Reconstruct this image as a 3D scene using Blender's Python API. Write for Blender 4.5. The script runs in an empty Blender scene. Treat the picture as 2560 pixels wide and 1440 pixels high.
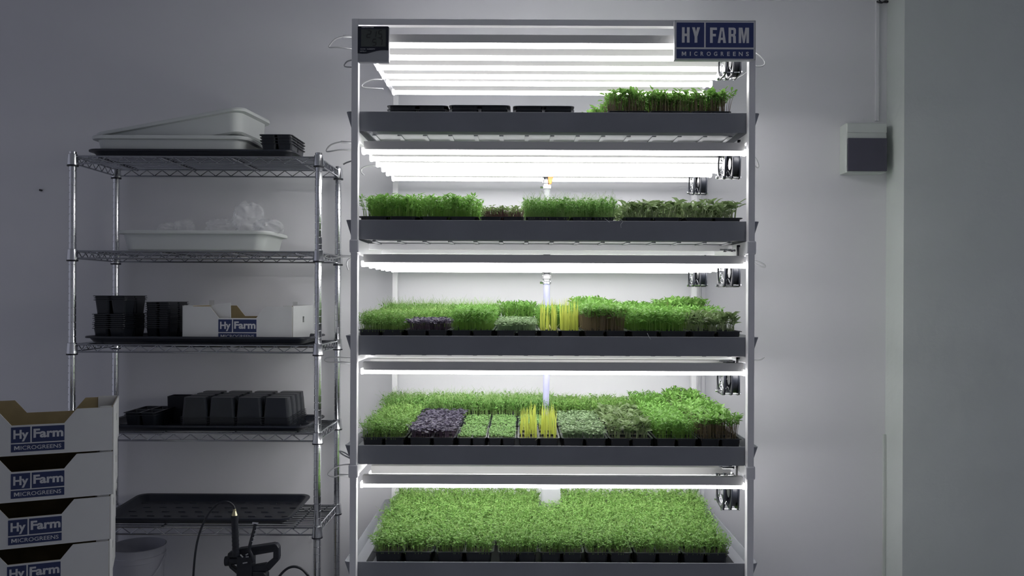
import bpy, math, random
from mathutils import Vector, Matrix
PI = math.pi
R = math.radians
SC = bpy.context.scene
COL = SC.collection

# ------------------------------------------------------------------ camera, world, exposure
CZ = 1.265                      # camera height over the floor
F = 2074.0                      # focal length in px of a 2560 px wide frame
VX, VY = 1300.0, 738.0          # where the optical axis meets the picture
ROLL = R(0.25)
cam = bpy.data.cameras.new('camera')
cam.sensor_width = 36.0
cam.lens = F / 2560.0 * 36.0
cam.shift_x = -(VX - 1280.0) / 2560.0
cam.shift_y = (VY - 720.0) / 2560.0
cam.clip_start = 0.05
cam_o = bpy.data.objects.new('camera', cam)
COL.objects.link(cam_o)
cam_o.location = (0, 0, CZ)
cam_o.rotation_euler = (PI / 2, -ROLL, 0)
SC.camera = cam_o
SC.view_settings.view_transform = 'Standard'
SC.view_settings.look = 'None'
SC.view_settings.gamma = 1.0
SC.view_settings.use_curve_mapping = False
SC.view_settings.exposure = 0.6
LAMP_STRENGTH = 7.5
w = bpy.data.worlds.new('dim_room'); SC.world = w; w.use_nodes = True
w.node_tree.nodes['Background'].inputs[0].default_value = (0.80, 0.82, 1.0, 1)
w.node_tree.nodes['Background'].inputs[1].default_value = 0.185
try:
    SC.cycles.max_bounces = 8
    SC.cycles.diffuse_bounces = 5
    SC.cycles.transparent_max_bounces = 12
    SC.cycles.sample_clamp_indirect = 6.0
    SC.cycles.use_denoising = True
except Exception:
    pass

def at(px, py, Y):
    """pixel of the photograph -> point at distance Y in front of the camera"""
    x, y = px - VX, py - VY
    c, s = math.cos(ROLL), math.sin(ROLL)
    x, y = x * c + y * s, -x * s + y * c
    return Vector((x * Y / F, Y, CZ - y * Y / F))

# ------------------------------------------------------------------ materials
MATS = {}
def mat(name, color, rough=0.5, metal=0.0, spec=0.5, noise=0.0, nscale=20.0, bump=0.0, bscale=60.0,
        alpha=1.0, trans=0.0, sheen=0.0, emit=None, island=0.0, leaf=0.0):
    if name in MATS: return MATS[name]
    m = bpy.data.materials.new(name); m.use_nodes = True
    nt = m.node_tree; N = nt.nodes; L = nt.links
    b = N['Principled BSDF']
    col = (color[0], color[1], color[2], 1)
    b.inputs['Base Color'].default_value = col
    b.inputs['Roughness'].default_value = rough
    b.inputs['Metallic'].default_value = metal
    b.inputs['Specular IOR Level'].default_value = spec
    b.inputs['Alpha'].default_value = alpha
    b.inputs['Transmission Weight'].default_value = trans
    if emit:
        b.inputs['Emission Color'].default_value = (emit[0], emit[1], emit[2], 1)
        b.inputs['Emission Strength'].default_value = emit[3]
    if noise or bump:
        tc = N.new('ShaderNodeTexCoord')
    src = None
    if noise:
        n = N.new('ShaderNodeTexNoise'); n.inputs['Scale'].default_value = nscale; n.inputs['Detail'].default_value = 5
        L.new(tc.outputs['Object'], n.inputs['Vector'])
        mr = N.new('ShaderNodeMapRange')
        mr.inputs[1].default_value = 0.3; mr.inputs[2].default_value = 0.7
        mr.inputs[3].default_value = 1 - noise; mr.inputs[4].default_value = 1 + noise
        L.new(n.outputs['Fac'], mr.inputs[0]); src = mr.outputs[0]
    if island:
        g = N.new('ShaderNodeNewGeometry')
        mr = N.new('ShaderNodeMapRange')
        mr.inputs[3].default_value = 1 - island; mr.inputs[4].default_value = 1 + island
        L.new(g.outputs['Random Per Island'], mr.inputs[0]); src = mr.outputs[0]
    if src is not None:
        h = N.new('ShaderNodeHueSaturation'); h.inputs['Color'].default_value = col
        L.new(src, h.inputs['Value']); L.new(h.outputs[0], b.inputs['Base Color'])
    if bump:
        n = N.new('ShaderNodeTexNoise'); n.inputs['Scale'].default_value = bscale; n.inputs['Detail'].default_value = 6
        L.new(tc.outputs['Object'], n.inputs['Vector'])
        bp = N.new('ShaderNodeBump'); bp.inputs['Strength'].default_value = bump; bp.inputs['Distance'].default_value = 0.01
        L.new(n.outputs['Fac'], bp.inputs['Height']); L.new(bp.outputs[0], b.inputs['Normal'])
    if leaf:
        t = N.new('ShaderNodeBsdfTranslucent')
        if src is not None: L.new(h.outputs[0], t.inputs['Color'])
        else: t.inputs['Color'].default_value = col
        mx = N.new('ShaderNodeMixShader'); mx.inputs[0].default_value = leaf
        L.new(b.outputs[0], mx.inputs[1]); L.new(t.outputs[0], mx.inputs[2])
        L.new(mx.outputs[0], N['Material Output'].inputs['Surface'])
    MATS[name] = m
    return m

WALL = mat('wall_paint', (0.745, 0.745, 0.775), 0.7, spec=0.2, bump=0.05, bscale=25, noise=0.02, nscale=2.5)
COLUMN = mat('column_plaster', (0.60, 0.64, 0.62), 0.75, spec=0.2, bump=0.35, bscale=14, noise=0.03, nscale=4)
FLOOR = mat('floor_paint', (0.42, 0.43, 0.44), 0.5, noise=0.08, nscale=6)
CEIL = mat('ceiling_paint', (0.76, 0.77, 0.78), 0.8, spec=0.2, noise=0.02)
FRAME = mat('white_coated_steel', (0.80, 0.80, 0.82), 0.38, noise=0.01)
TRAYM = mat('grey_grow_tray_plastic', (0.24, 0.25, 0.28), 0.45, noise=0.06, nscale=9)
LAMPB = mat('lamp_body', (0.64, 0.635, 0.625), 0.35, noise=0.01)
LAMPC = mat('lamp_end_plastic', (0.85, 0.85, 0.84), 0.4, noise=0.01)
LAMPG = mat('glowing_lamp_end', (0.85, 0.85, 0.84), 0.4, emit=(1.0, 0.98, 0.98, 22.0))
LAMPE = mat('lamp_diffuser', (0.9, 0.9, 0.9), 0.4, emit=(1.0, 0.98, 0.98, LAMP_STRENGTH))
CHROME = mat('chrome', (0.72, 0.73, 0.75), 0.16, metal=1.0, noise=0.03)
WIREM = mat('zinc_wire', (0.42, 0.43, 0.46), 0.25, metal=1.0, noise=0.05)
BLACKP = mat('black_plastic', (0.010, 0.012, 0.019), 0.42, noise=0.15, nscale=12)
BLACKT = mat('black_tray_plastic', (0.014, 0.017, 0.026), 0.38, noise=0.2, nscale=7)
SEEDT = mat('black_seed_tray_plastic', (0.013, 0.016, 0.022), 0.35, noise=0.15, nscale=15)
SOIL = mat('dark_growing_medium', (0.035, 0.028, 0.02), 0.9, noise=0.4, nscale=90, bump=0.6, bscale=150)
BINM = mat('pale_bin_plastic', (0.60, 0.63, 0.62), 0.45, noise=0.01)
KRAFT = mat('brown_kraft_board', (0.30, 0.24, 0.13), 0.85, noise=0.06, nscale=30)
CARD = mat('white_cardboard', (0.55, 0.56, 0.57), 0.7, noise=0.02, nscale=12)
NAVY = mat('navy_print', (0.016, 0.028, 0.095), 0.5, noise=0.05, nscale=40)
INK = mat('white_lettering', (0.50, 0.51, 0.54), 0.6, noise=0.01)
NAVYS = mat('sign_navy', (0.03, 0.048, 0.17), 0.4, noise=0.03)
SIGNW = mat('sign_white', (0.74, 0.74, 0.76), 0.5, noise=0.01)
CABLE = mat('white_cable', (0.50, 0.51, 0.52), 0.4, noise=0.01)
DARKC = mat('dark_cable', (0.03, 0.03, 0.035), 0.5, noise=0.1)
LCD = mat('lcd_glass', (0.075, 0.085, 0.08), 0.25, noise=0.03)
LCDD = mat('lcd_digit', (0.012, 0.014, 0.016), 0.4, noise=0.05)
NAVYB = mat('thermometer_face', (0.006, 0.009, 0.022), 0.3, noise=0.05)
GREYP = mat('pale_grey_plastic', (0.40, 0.41, 0.43), 0.45, noise=0.02)
BOXW = mat('electrical_box_plastic', (0.56, 0.60, 0.57), 0.45, noise=0.02)
BOXD = mat('smoked_door', (0.075, 0.075, 0.10), 0.25, noise=0.03)
BAG = mat('clear_film', (0.85, 0.87, 0.9), 0.14, alpha=0.22, spec=0.9, noise=0.02)
BUCK = mat('translucent_bucket_plastic', (0.52, 0.53, 0.60), 0.4, noise=0.03, alpha=0.85)
STEELD = mat('dull_steel', (0.30, 0.30, 0.31), 0.35, metal=0.6, noise=0.05)
HOSEG = mat('clear_grey_hose', (0.50, 0.52, 0.54), 0.3, alpha=0.35, noise=0.02)
ORANGE = mat('orange_handle_plastic', (0.70, 0.24, 0.05), 0.45, noise=0.03)
HOSEP = mat('lilac_hose', (0.40, 0.40, 0.60), 0.35, noise=0.02)
BRASS = mat('brass', (0.55, 0.50, 0.32), 0.3, metal=1.0, noise=0.05)

# ------------------------------------------------------------------ mesh builder
def rr(w, d, r, n=4, cx=0, cy=0):
    """rounded rectangle loop, counter-clockwise, 4*(n+1) points"""
    r = min(r, w / 2 - 1e-5, d / 2 - 1e-5)
    pts = []
    for k, (sx, sy) in enumerate(((1, 1), (-1, 1), (-1, -1), (1, -1))):
        for i in range(n + 1):
            a = PI / 2 * (k + i / n)
            pts.append((cx + sx * (w / 2 - r) + r * math.cos(a), cy + sy * (d / 2 - r) + r * math.sin(a)))
    return pts

class MB:
    def __init__(s): s.v = []; s.f = []; s.mi = []; s.cur = 0
    def _add(s, vs, fs):
        o = len(s.v); s.v.extend([tuple(p) for p in vs])
        for f in fs: s.f.append(tuple(i + o for i in f)); s.mi.append(s.cur)
    def box(s, x0, x1, y0, y1, z0, z1):
        s._add([(x0, y0, z0), (x1, y0, z0), (x1, y1, z0), (x0, y1, z0), (x0, y0, z1), (x1, y0, z1), (x1, y1, z1), (x0, y1, z1)],
               [(0, 3, 2, 1), (4, 5, 6, 7), (0, 1, 5, 4), (1, 2, 6, 5), (2, 3, 7, 6), (3, 0, 4, 7)]); return s
    def rod(s, a, b, r, n=8, r2=None):
        a, b = Vector(a), Vector(b); r2 = r if r2 is None else r2
        d = (b - a).normalized(); u = d.orthogonal().normalized(); v = d.cross(u)
        vs = [a + (u * math.cos(t) + v * math.sin(t)) * r for t in [2 * PI * i / n for i in range(n)]]
        vs += [b + (u * math.cos(t) + v * math.sin(t)) * r2 for t in [2 * PI * i / n for i in range(n)]]
        s._add(vs, [(i, (i + 1) % n, n + (i + 1) % n, n + i) for i in range(n)] + [tuple(range(n - 1, -1, -1)), tuple(range(n, 2 * n))]); return s
    def tube(s, pts, r, n=8, sub=6):
        P = [Vector(p) for p in pts]
        if sub > 1 and len(P) > 2:
            Q = []
            E = [P[0] * 2 - P[1]] + P + [P[-1] * 2 - P[-2]]
            for i in range(1, len(E) - 2):
                p0, p1, p2, p3 = E[i - 1:i + 3]
                for k in range(sub):
                    t = k / sub
                    Q.append(0.5 * ((2 * p1) + (p2 - p0) * t + (2 * p0 - 5 * p1 + 4 * p2 - p3) * t * t + (3 * p1 - p0 - 3 * p2 + p3) * t ** 3))
            Q.append(P[-1]); P = Q
        u = None; vs = []
        for i, p in enumerate(P):
            d = (P[min(i + 1, len(P) - 1)] - P[max(i - 1, 0)]).normalized()
            if u is None: u = d.orthogonal().normalized()
            u = (u - d * u.dot(d)).normalized(); v = d.cross(u)
            vs += [p + (u * math.cos(2 * PI * k / n) + v * math.sin(2 * PI * k / n)) * r for k in range(n)]
        fs = [(i * n + k, i * n + (k + 1) % n, (i + 1) * n + (k + 1) % n, (i + 1) * n + k) for i in range(len(P) - 1) for k in range(n)]
        fs += [tuple(range(n - 1, -1, -1)), tuple(range((len(P) - 1) * n, len(P) * n))]
        s._add(vs, fs); return s
    def loft(s, loops, cap0=True, cap1=True, close=False):
        n = len(loops[0]); vs = [p for l in loops for p in l]; m = len(loops)
        fs = [(i * n + k, i * n + (k + 1) % n, ((i + 1) % m) * n + (k + 1) % n, ((i + 1) % m) * n + k)
              for i in range(m if close else m - 1) for k in range(n)]
        if not close:
            if cap0: fs.append(tuple(range(n - 1, -1, -1)))
            if cap1: fs.append(tuple(range((m - 1) * n, m * n)))
        s._add(vs, fs); return s
    def rrloft(s, secs, n=4, cx=0, cy=0, cap0=True, cap1=True):
        """secs: (w, d, r, z)"""
        return s.loft([[(x, y, z) for x, y in rr(w_, d_, r_, n, cx, cy)] for w_, d_, r_, z in secs], cap0, cap1)
    def lathe(s, prof, n=24, c=(0, 0), cap0=True, cap1=True):
        return s.loft([[(c[0] + r * math.cos(2 * PI * k / n), c[1] + r * math.sin(2 * PI * k / n), z) for k in range(n)] for r, z in prof], cap0, cap1)
    def prism(s, poly, a, b, axis='y'):
        """poly of (x,z) extruded along y from a to b (axis y), or (y,z) along x, or (x,y) along z"""
        def P(p, t):
            return {'y': (p[0], t, p[1]), 'x': (t, p[0], p[1]), 'z': (p[0], p[1], t)}[axis]
        n = len(poly)
        s._add([P(p, a) for p in poly] + [P(p, b) for p in poly],
               [(i, (i + 1) % n, n + (i + 1) % n, n + i) for i in range(n)] + [tuple(range(n - 1, -1, -1)), tuple(range(n, 2 * n))]); return s
    def mesh(s, name, m, smooth=False):
        me = bpy.data.meshes.new(name); me.from_pydata(s.v, [], s.f)
        for x in (m if isinstance(m, (list, tuple)) else [m]): me.materials.append(x)
        if any(s.mi): me.polygons.foreach_set('material_index', s.mi)
        if smooth: me.polygons.foreach_set('use_smooth', [True] * len(me.polygons))
        me.update()
        return me
    def build(s, name, m, parent=None, smooth=False, bevel=0, loc=None):
        off = Vector((0, 0, 0))
        p = parent
        while p is not None: off += p.location; p = p.parent
        if loc is not None: off = Vector(loc)
        if off.length > 0: s.v = [tuple(Vector(q) - off) for q in s.v]
        me = s.mesh(name, m, smooth)
        o = bpy.data.objects.new(name, me); COL.objects.link(o)
        if parent is not None: o.parent = parent
        if loc is not None: o.location = loc
        if smooth:
            md = o.modifiers.new('crease', 'EDGE_SPLIT'); md.split_angle = R(38)
        if bevel:
            md = o.modifiers.new('bevel', 'BEVEL'); md.width = bevel; md.segments = 2; md.limit_method = 'ANGLE'
        return o

def tag(o, label=None, cat=None, group=None, kind=None):
    if label: o['label'] = label
    if cat: o['category'] = cat
    if group: o['group'] = group
    if kind: o['kind'] = kind
    return o
def thing(name, label, cat, loc=(0, 0, 0), group=None):
    o = bpy.data.objects.new(name, None); COL.objects.link(o); o.location = loc; o.empty_display_size = 0.05
    return tag(o, label, cat, group)
KIDS = {}
def kids(o):
    return [c for c in COL.objects if c.parent == o]
def dup(root, loc, rotz=0, label=None, sx=1.0, rot=None):
    if root.name not in KIDS:
        KIDS[root.name] = [(c, kids(c)) for c in kids(root)]
    r = root.copy(); COL.objects.link(r); r.location = loc; r.rotation_euler = rot or (0, 0, rotz); r.scale = (sx, 1, 1)
    if label: r['label'] = label
    for c, gs in KIDS[root.name]:
        c2 = c.copy(); COL.objects.link(c2); c2.parent = r
        for g in gs:
            g2 = g.copy(); COL.objects.link(g2); g2.parent = c2
    return r
def one(name, mb, m, label, cat, group=None, smooth=False, bevel=0, loc=None):
    if loc is None:
        xs = list(zip(*mb.v)); loc = ((min(xs[0]) + max(xs[0])) / 2, (min(xs[1]) + max(xs[1])) / 2, min(xs[2]))
    return tag(mb.build(name, m, None, smooth, bevel, loc), label, cat, group)
def struct(name, mb, m, parent=None):
    o = mb.build(name, m, parent)
    if parent is None: o['kind'] = 'structure'
    return o

def text_geo(txt, w_, h_, bold=0.03, spacing=1.0):
    """flat lettering fitted to a w_ x h_ box, as (verts, faces) in x,z from its lower left corner"""
    cu = bpy.data.curves.new('t', 'FONT'); cu.body = txt; cu.size = 1; cu.offset = bold; cu.resolution_u = 3; cu.space_character = spacing
    cu.fill_mode = 'FRONT'
    o = bpy.data.objects.new('t', cu); COL.objects.link(o)
    bpy.context.view_layer.update()
    dg = bpy.context.evaluated_depsgraph_get()
    me = bpy.data.meshes.new_from_object(o.evaluated_get(dg))
    vs = [v.co.copy() for v in me.vertices]; fs = [tuple(p.vertices) for p in me.polygons]
    bpy.data.objects.remove(o); bpy.data.curves.remove(cu); bpy.data.meshes.remove(me)
    x0 = min(v.x for v in vs); x1 = max(v.x for v in vs); y0 = min(v.y for v in vs); y1 = max(v.y for v in vs)
    return [((v.x - x0) / (x1 - x0) * w_, (v.y - y0) / (y1 - y0) * h_) for v in vs], fs
def put_text(mb, txt, x, z, w_, h_, y, bold=0.03, spacing=1.0):
    if txt[0] == 'M':          # a clean capital M of its own, the rest in type
        mw = w_ if txt == 'M' else w_ * .115
        q = [(0, 0), (0, 1), (.26, 1), (.5, .48), (.74, 1), (1, 1), (1, 0), (.79, 0), (.79, .62), (.56, .12), (.44, .12), (.21, .62), (.21, 0)]
        mb.prism([(x + a * mw, z + b * h_) for a, b in q], y, y + .0002, 'y')
        if txt == 'M': return
        txt = txt[1:]; x += mw * 1.18; w_ -= mw * 1.18
    vs, fs = text_geo(txt, w_, h_, bold, spacing)
    mb._add([(x + a, y, z + b) for a, b in vs], fs)

ORD = ['first', 'second', 'third', 'fourth', 'fifth', 'sixth', 'seventh', 'eighth', 'ninth', 'tenth', 'eleventh', 'twelfth', 'thirteenth', 'fourteenth']

# ------------------------------------------------------------------ room
YW = 3.30
ROOM_H = CZ + 738 * YW / F
struct('wall_back', MB().box(-3.4, 1.46, YW, YW + 0.12, 0, ROOM_H + 0.1), WALL)
struct('wall_right', MB().box(1.455, 3.2, 3.148, YW + 0.12, 0, ROOM_H + 0.1), COLUMN)
struct('floor', MB().box(-3.4, 3.2, -2.5, YW + 0.12, -0.1, 0), FLOOR)
struct('wall_front', MB().box(-3.4, 3.2, -1.32, -1.2, 0, ROOM_H + 0.1), WALL)
struct('ceiling', MB().box(-3.4, 3.2, -2.5, YW + 0.12, ROOM_H, ROOM_H + 0.1), CEIL)

# electrical box with smoked door, its conduit and the wall cables
p0 = at(2118, 308, 3.227); p1 = at(2217, 430, 3.227)
eb = thing('electrical_box', 'pale wall box with dark smoked door on the back wall beside the column', 'electrical box', ((p0.x + p1.x) / 2, YW, p1.z))
MB().rrloft([(p1.x - p0.x + .004, YW - 3.232, .006, p1.z - .002), (p1.x - p0.x + .004, YW - 3.232, .006, p0.z + .002)], cx=(p0.x + p1.x) / 2, cy=(YW + 3.232) / 2).build('box_body', BOXW, eb, bevel=.002)
MB().box(p0.x, p1.x, 3.227, 3.233, p0.z - .036, p0.z).build('cover_band', BOXW, eb, bevel=.002)
d0 = at(2119, 345, 3.224)
MB().box(p0.x + .002, p1.x - .001, 3.222, 3.233, p1.z + .003, d0.z).build('smoked_door', BOXD, eb, bevel=.0015)
MB().rod((p0.x - .001, 3.228, p1.z + .02), (p0.x - .001, 3.228, d0.z - .02), .0022).build('hinge', BOXW, eb)
a = at(2192, 0, YW); b = at(2192, 303, YW)
one('cable_trunking', MB().box(a.x - .006, a.x + .006, YW - .010, YW, b.z, ROOM_H), WALL, 'slim white conduit running from the ceiling down to the wall box', 'conduit')
one('black_cable', MB().tube([at(2228, -3, YW - .006), at(2224, 30, YW - .005), at(2223, 200, YW - .005), at(2222, 365, YW - .005)], .0028, 6), DARKC,
    'thin black cable hanging from the ceiling just right of the wall box', 'cable')
one('ceiling_cable_bundle', MB().tube([at(2192, 4, YW - .01), at(2204, 7, YW - .02), at(2216, 2, YW - .012), at(2226, 9, YW - .01)], .003, 6)
    .tube([at(2197, -2, YW - .03), at(2203, 5, YW - .02), at(2219, 6, YW - .01)], .0025, 6), DARKC, 'small tangle of dark cable ends at the ceiling above the wall box', 'cable')
a = at(2208, 1085, YW); b = at(2217, 1085, YW)
one('wall_trunking', MB().box(a.x - .002, a.x + .007, YW - .012, YW, 0, a.z).box(a.x + .007, b.x + .002, YW - .008, YW, 0, a.z), BOXW,
    'flat pale cable trunking rising from the floor in the wall corner', 'trunking')
a = at(104, 476, YW)
one('wall_nail', MB().rod((a.x, YW, a.z), (a.x, YW - .012, a.z), .004, 8), DARKC, 'tiny dark nail in the bare wall left of the wire shelving', 'nail')

# ------------------------------------------------------------------ grow rack
GX = 0.0955; HW = 0.592; PW = 0.0195; PD = 0.025
YF = 2.43; YB = 3.222
GTOP = CZ + 0.8085
XL, XR = GX - HW, GX + HW
TT = [0.542, 0.2213, -0.1213, -0.446, -0.791]        # tray lip heights, camera-relative
TB = [t - 0.0575 for t in TT]                         # tray undersides
LB = [0.735, 0.418, 0.083, -0.236, -0.573]            # undersides of the lamps
LH = 0.0365
LY = [[2.47, 2.598, 2.714, 2.82, 2.915, 3.045]] * 3 + [[2.47, 2.59, 2.71, 2.82, 2.92, 3.045], [2.47, 2.612, 2.74, 2.84, 2.935, 3.05]]
LVL = ['top', 'second', 'middle', 'fourth', 'lowest']
rack = thing('grow_rack', 'tall white steel grow rack with five lit levels of plants', 'rack', (GX, (YF + YB) / 2, 0))
for x0 in (XL, XR - PW):
    for y0 in (YF, YB):
        MB().box(x0, x0 + PW, y0, y0 + PD, 0.004, GTOP).build('post', FRAME, rack, bevel=.0015)
        MB().box(x0 - .004, x0 + PW + .004, y0 - .004, y0 + PD + .004, 0, .02).build('foot', BLACKP, rack)
for y0 in (YF + .0005, YB + .0005):
    MB().box(XL + PW, XR - PW, y0, y0 + PD - .001, GTOP - .0185, GTOP - .0002).build('top_rail', FRAME, rack, bevel=.001)
for z in (CZ + 0.1425, CZ - 0.518):
    for x0 in (XL, XR - PW):
        for y0 in (YF, YB):
            MB().box(x0 - .004, x0 + PW + .004, y0 - .003, y0 + PD + .003, z - .02, z + .019).build('joint_sleeve', FRAME, rack, bevel=.004)
for k in range(5):
    zt = CZ + (TB[k] - .002 if k < 5 else 0)
    zb = CZ + (LB[k + 1] + LH + .0005) if k < 4 else zt - .022
    for x0 in (XL, XR - PW):
        MB().box(x0 + .002, x0 + PW - .002, YF + PD, YB, zb, zt).build('side_rail', FRAME, rack, bevel=.001)
    for y0 in (2.622, 2.86, 3.10):
        if k < 4 and any(abs(y0 + .01 - y) < .025 for y in LY[k + 1]) : y0 += .012
        MB().box(XL + PW - .002, XR - PW + .002, y0, y0 + .018, max(zb, zt - .02), zt).build('cross_bar', FRAME, rack, bevel=.001)
for x0 in (XL, XR - PW):
    MB().box(x0 + .002, x0 + PW - .002, YF + PD, YB, CZ + LB[0] + LH + .0005, GTOP - .002).build('side_rail', FRAME, rack, bevel=.001)

# lamps
def make_lamp():
    t = thing('tube_lamp', 'x', 'lamp', (0, 0, 0), 'white tube lamps of the grow rack')
    hl = 0.570
    MB().prism([(-.0125, .0365), (-.0125, .0125), (-.010, .0115), (.010, .0115), (.0125, .0125), (.0125, .0365)], -hl + .006, hl - .006, 'x').build('lamp_body', LAMPB, t)
    pr = [(-.0118, .0122)] + [(-.0118 * math.cos(PI * i / 8), .0075 - .0075 * math.sin(PI * i / 8) ** .8) for i in range(9)] + [(.0118, .0122)]
    MB().prism(pr, -hl + .006, hl - .006, 'x').build('diffuser', LAMPE, t, smooth=False)
    for s in (-1, 1):
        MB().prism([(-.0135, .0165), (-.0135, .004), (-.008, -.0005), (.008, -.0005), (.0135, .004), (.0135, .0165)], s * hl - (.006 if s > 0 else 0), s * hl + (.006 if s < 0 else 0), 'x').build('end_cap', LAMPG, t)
    return t
lamp0 = make_lamp(); first = True
for k in range(5):
    for j, y in enumerate(LY[k]):
        pos = 'front' if j == 0 else ('rearmost' if j == 5 else ORD[j] + ' from the front')
        lab = 'white glowing tube lamp, %s of the six above the %s grow tray' % (pos, LVL[k])
        loc = (GX + .004, y, CZ + LB[k])
        if first: lamp0.location = loc; lamp0['label'] = lab; first = False
        else: dup(lamp0, loc, label=lab)

# grow trays
TCY = 2.8325
def make_grow_tray():
    t = thing('grow_tray', 'x', 'grow tray', (0, 0, 0), 'grey grow trays of the rack')
    MB().rrloft([(1.095, .665, .04, -.0015), (1.115, .682, .045, .006), (1.128, .693, .045, .030), (1.186, .736, .02, .032), (1.188, .736, .02, .001), (1.196, .742, .02, .0),
                 (1.226, .755, .012, .0565), (1.225, .754, .012, .0575), (1.219, .748, .010, .0575), (1.190, .738, .02, .036), (1.122, .688, .04, .035), (1.110, .678, .04, .008), (1.090, .66, .03, .0035)]).build('basin', TRAYM, t)
    m = MB()
    for i in range(15):
        x = -.539 + i * .077
        m.box(x - .006, x + .006, -.325, .325, -.0045, -.001)
    m.build('underside_ribs', TRAYM, t)
    return t
gt0 = make_grow_tray()
for k in range(5):
    lab = 'long dark grey tray on the %s rack level' % LVL[k]
    lab += [', half empty', ' under sunflower sprouts', ' at mid height', ' under purple and yellow sprouts', ' full of pale green shoots'][k]
    loc = (GX, TCY, CZ + TB[k])
    if k == 0: gt0.location = loc; gt0['label'] = lab
    else: dup(gt0, loc, label=lab)

# sign board
def zs(px, py, Y=2.412):   # pixels measured in an enlarged crop of the sign (11.636x)
    return at(1680 + px / 11.636, 40 + py / 11.636, Y)
sa = zs(75, 125); sb = zs(2430, 1285)
sw, sh = sb.x - sa.x, sa.z - sb.z
sign = thing('name_sign', 'navy and white sign reading HY FARM MICROGREENS on the rack corner', 'sign', (sa.x, 2.422, sb.z))
def sx_(px): return sa.x + (px - 75) / 2355.0 * sw
def sz_(py): return sb.z + (1285 - py) / 1160.0 * sh
MB().box(sa.x, sb.x, 2.413, 2.4295, sb.z, sa.z).build('board', SIGNW, sign)
m = MB()
t_ = .0012
m.box(sa.x, sb.x, 2.4115, 2.4128, sa.z - t_, sa.z).box(sa.x, sb.x, 2.4115, 2.4128, sb.z, sb.z + t_)
m.box(sa.x, sa.x + t_, 2.4115, 2.4128, sb.z + t_, sa.z - t_).box(sb.x - t_, sb.x, 2.4115, 2.4128, sb.z + t_, sa.z - t_)
m.build('edge_line', GREYP, sign)
m = MB()
for (x0, y0, x1, y1) in ((135, 188, 935, 912), (985, 188, 2370, 912), (135, 968, 2370, 1240)):
    m.box(sx_(x0), sx_(x1), 2.4122, 2.4132, sz_(y1), sz_(y0))
m.build('navy_panel', NAVYS, sign)
LET = []
def poly(*pts):
    k = len(LET) % 4
    m.prism([(sx_(x), sz_(y)) for x, y in pts], 2.4112 - .00004 * k, 2.4125, 'y'); LET.append(1)
def letter(): m.build('letter', SIGNW, sign)
m = MB(); W_ = 78
poly((290, 330), (290 + W_, 330), (290 + W_, 780), (290, 780)); poly((434, 330), (512, 330), (512, 780), (434, 780)); poly((368, 515), (434, 515), (434, 590), (368, 590))
letter(); m = MB()
poly((583, 330), (665, 330), (697, 470), (730, 330), (815, 330), (736, 610), (736, 780), (657, 780), (657, 610))
letter(); m = MB()
poly((1105, 335), (1305, 335), (1305, 405), (1183, 405), (1183, 520), (1275, 520), (1275, 592), (1183, 592), (1183, 785), (1105, 785))
letter(); m = MB()
poly((1405, 335), (1500, 335), (1568, 785), (1490, 785), (1478, 698), (1414, 698), (1404, 785), (1328, 785))
letter(); m = MB()
poly((1642, 335), (1800, 335), (1840, 355), (1856, 400), (1856, 500), (1830, 552), (1852, 600), (1856, 785), (1780, 785), (1775, 620), (1760, 592), (1718, 592), (1718, 785), (1642, 785))
letter(); m = MB()
poly((1938, 335), (2045, 335), (2086, 590), (2130, 335), (2235, 335), (2235, 785), (2162, 785), (2162, 480), (2112, 785), (2062, 785), (2012, 480), (2012, 785), (1938, 785))
letter(); m = MB()
for q in (((1448, 440), (1462, 440), (1474, 632), (1420, 632)), ((1718, 405), (1768, 405), (1782, 425), (1782, 500), (1770, 522), (1718, 522))):
    m.prism([(sx_(x), sz_(y)) for x, y in q], 2.4108, 2.4110, 'y')
m.build('letter_counter', NAVYS, sign)
m = MB()
for ch, x0, x1 in (('M', 288, 415), ('I', 522, 550), ('C', 648, 740), ('R', 833, 922), ('O', 1012, 1130), ('G', 1220, 1320), ('R', 1420, 1508), ('E', 1605, 1682), ('E', 1775, 1855), ('N', 1943, 2055), ('S', 2150, 2235)):
    put_text(m, ch, sx_(x0), sz_(1165), (x1 - x0) / 2355 * sw, 122 / 1160 * sh, 2.4118, bold=0.02)
m.build('small_lettering', SIGNW, sign)

# thermometer
def zt_(px, py, Y=2.41): return at(870 + px / 11.077, 40 + py / 11.077, Y)
ta = zt_(262, 275); tb = zt_(1132, 1272)
th = thing('digital_thermometer', 'small digital thermometer reading 21.5 and 57 on the rack top left corner', 'thermometer', (ta.x, 2.42, tb.z))
def tx(px): return ta.x + (px - 262) / 870.0 * (tb.x - ta.x)
def tz(py): return tb.z + (1272 - py) / 997.0 * (ta.z - tb.z)
MB().box(ta.x, tb.x, 2.412, 2.4298, tb.z, ta.z).build('case', GREYP, th, bevel=.003)
wave = [(tx(268), tz(1030)), (tx(400), tz(1042)), (tx(520), tz(1036)), (tx(640), tz(1005)), (tx(780), tz(965)), (tx(900), tz(945)), (tx(1000), tz(940)), (tx(1120), tz(945)),
        (tx(1124), tz(310)), (tx(1112), tz(288)), (tx(1090), tz(280)), (tx(290), tz(280)), (tx(268), tz(300))]
MB().prism(wave, 2.4105, 2.4125, 'y').build('face_plate', NAVYB, th)
MB().box(tx(365), tx(1045), 2.4098, 2.411, tz(850), tz(365)).build('display', LCD, th)
m = MB()
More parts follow.
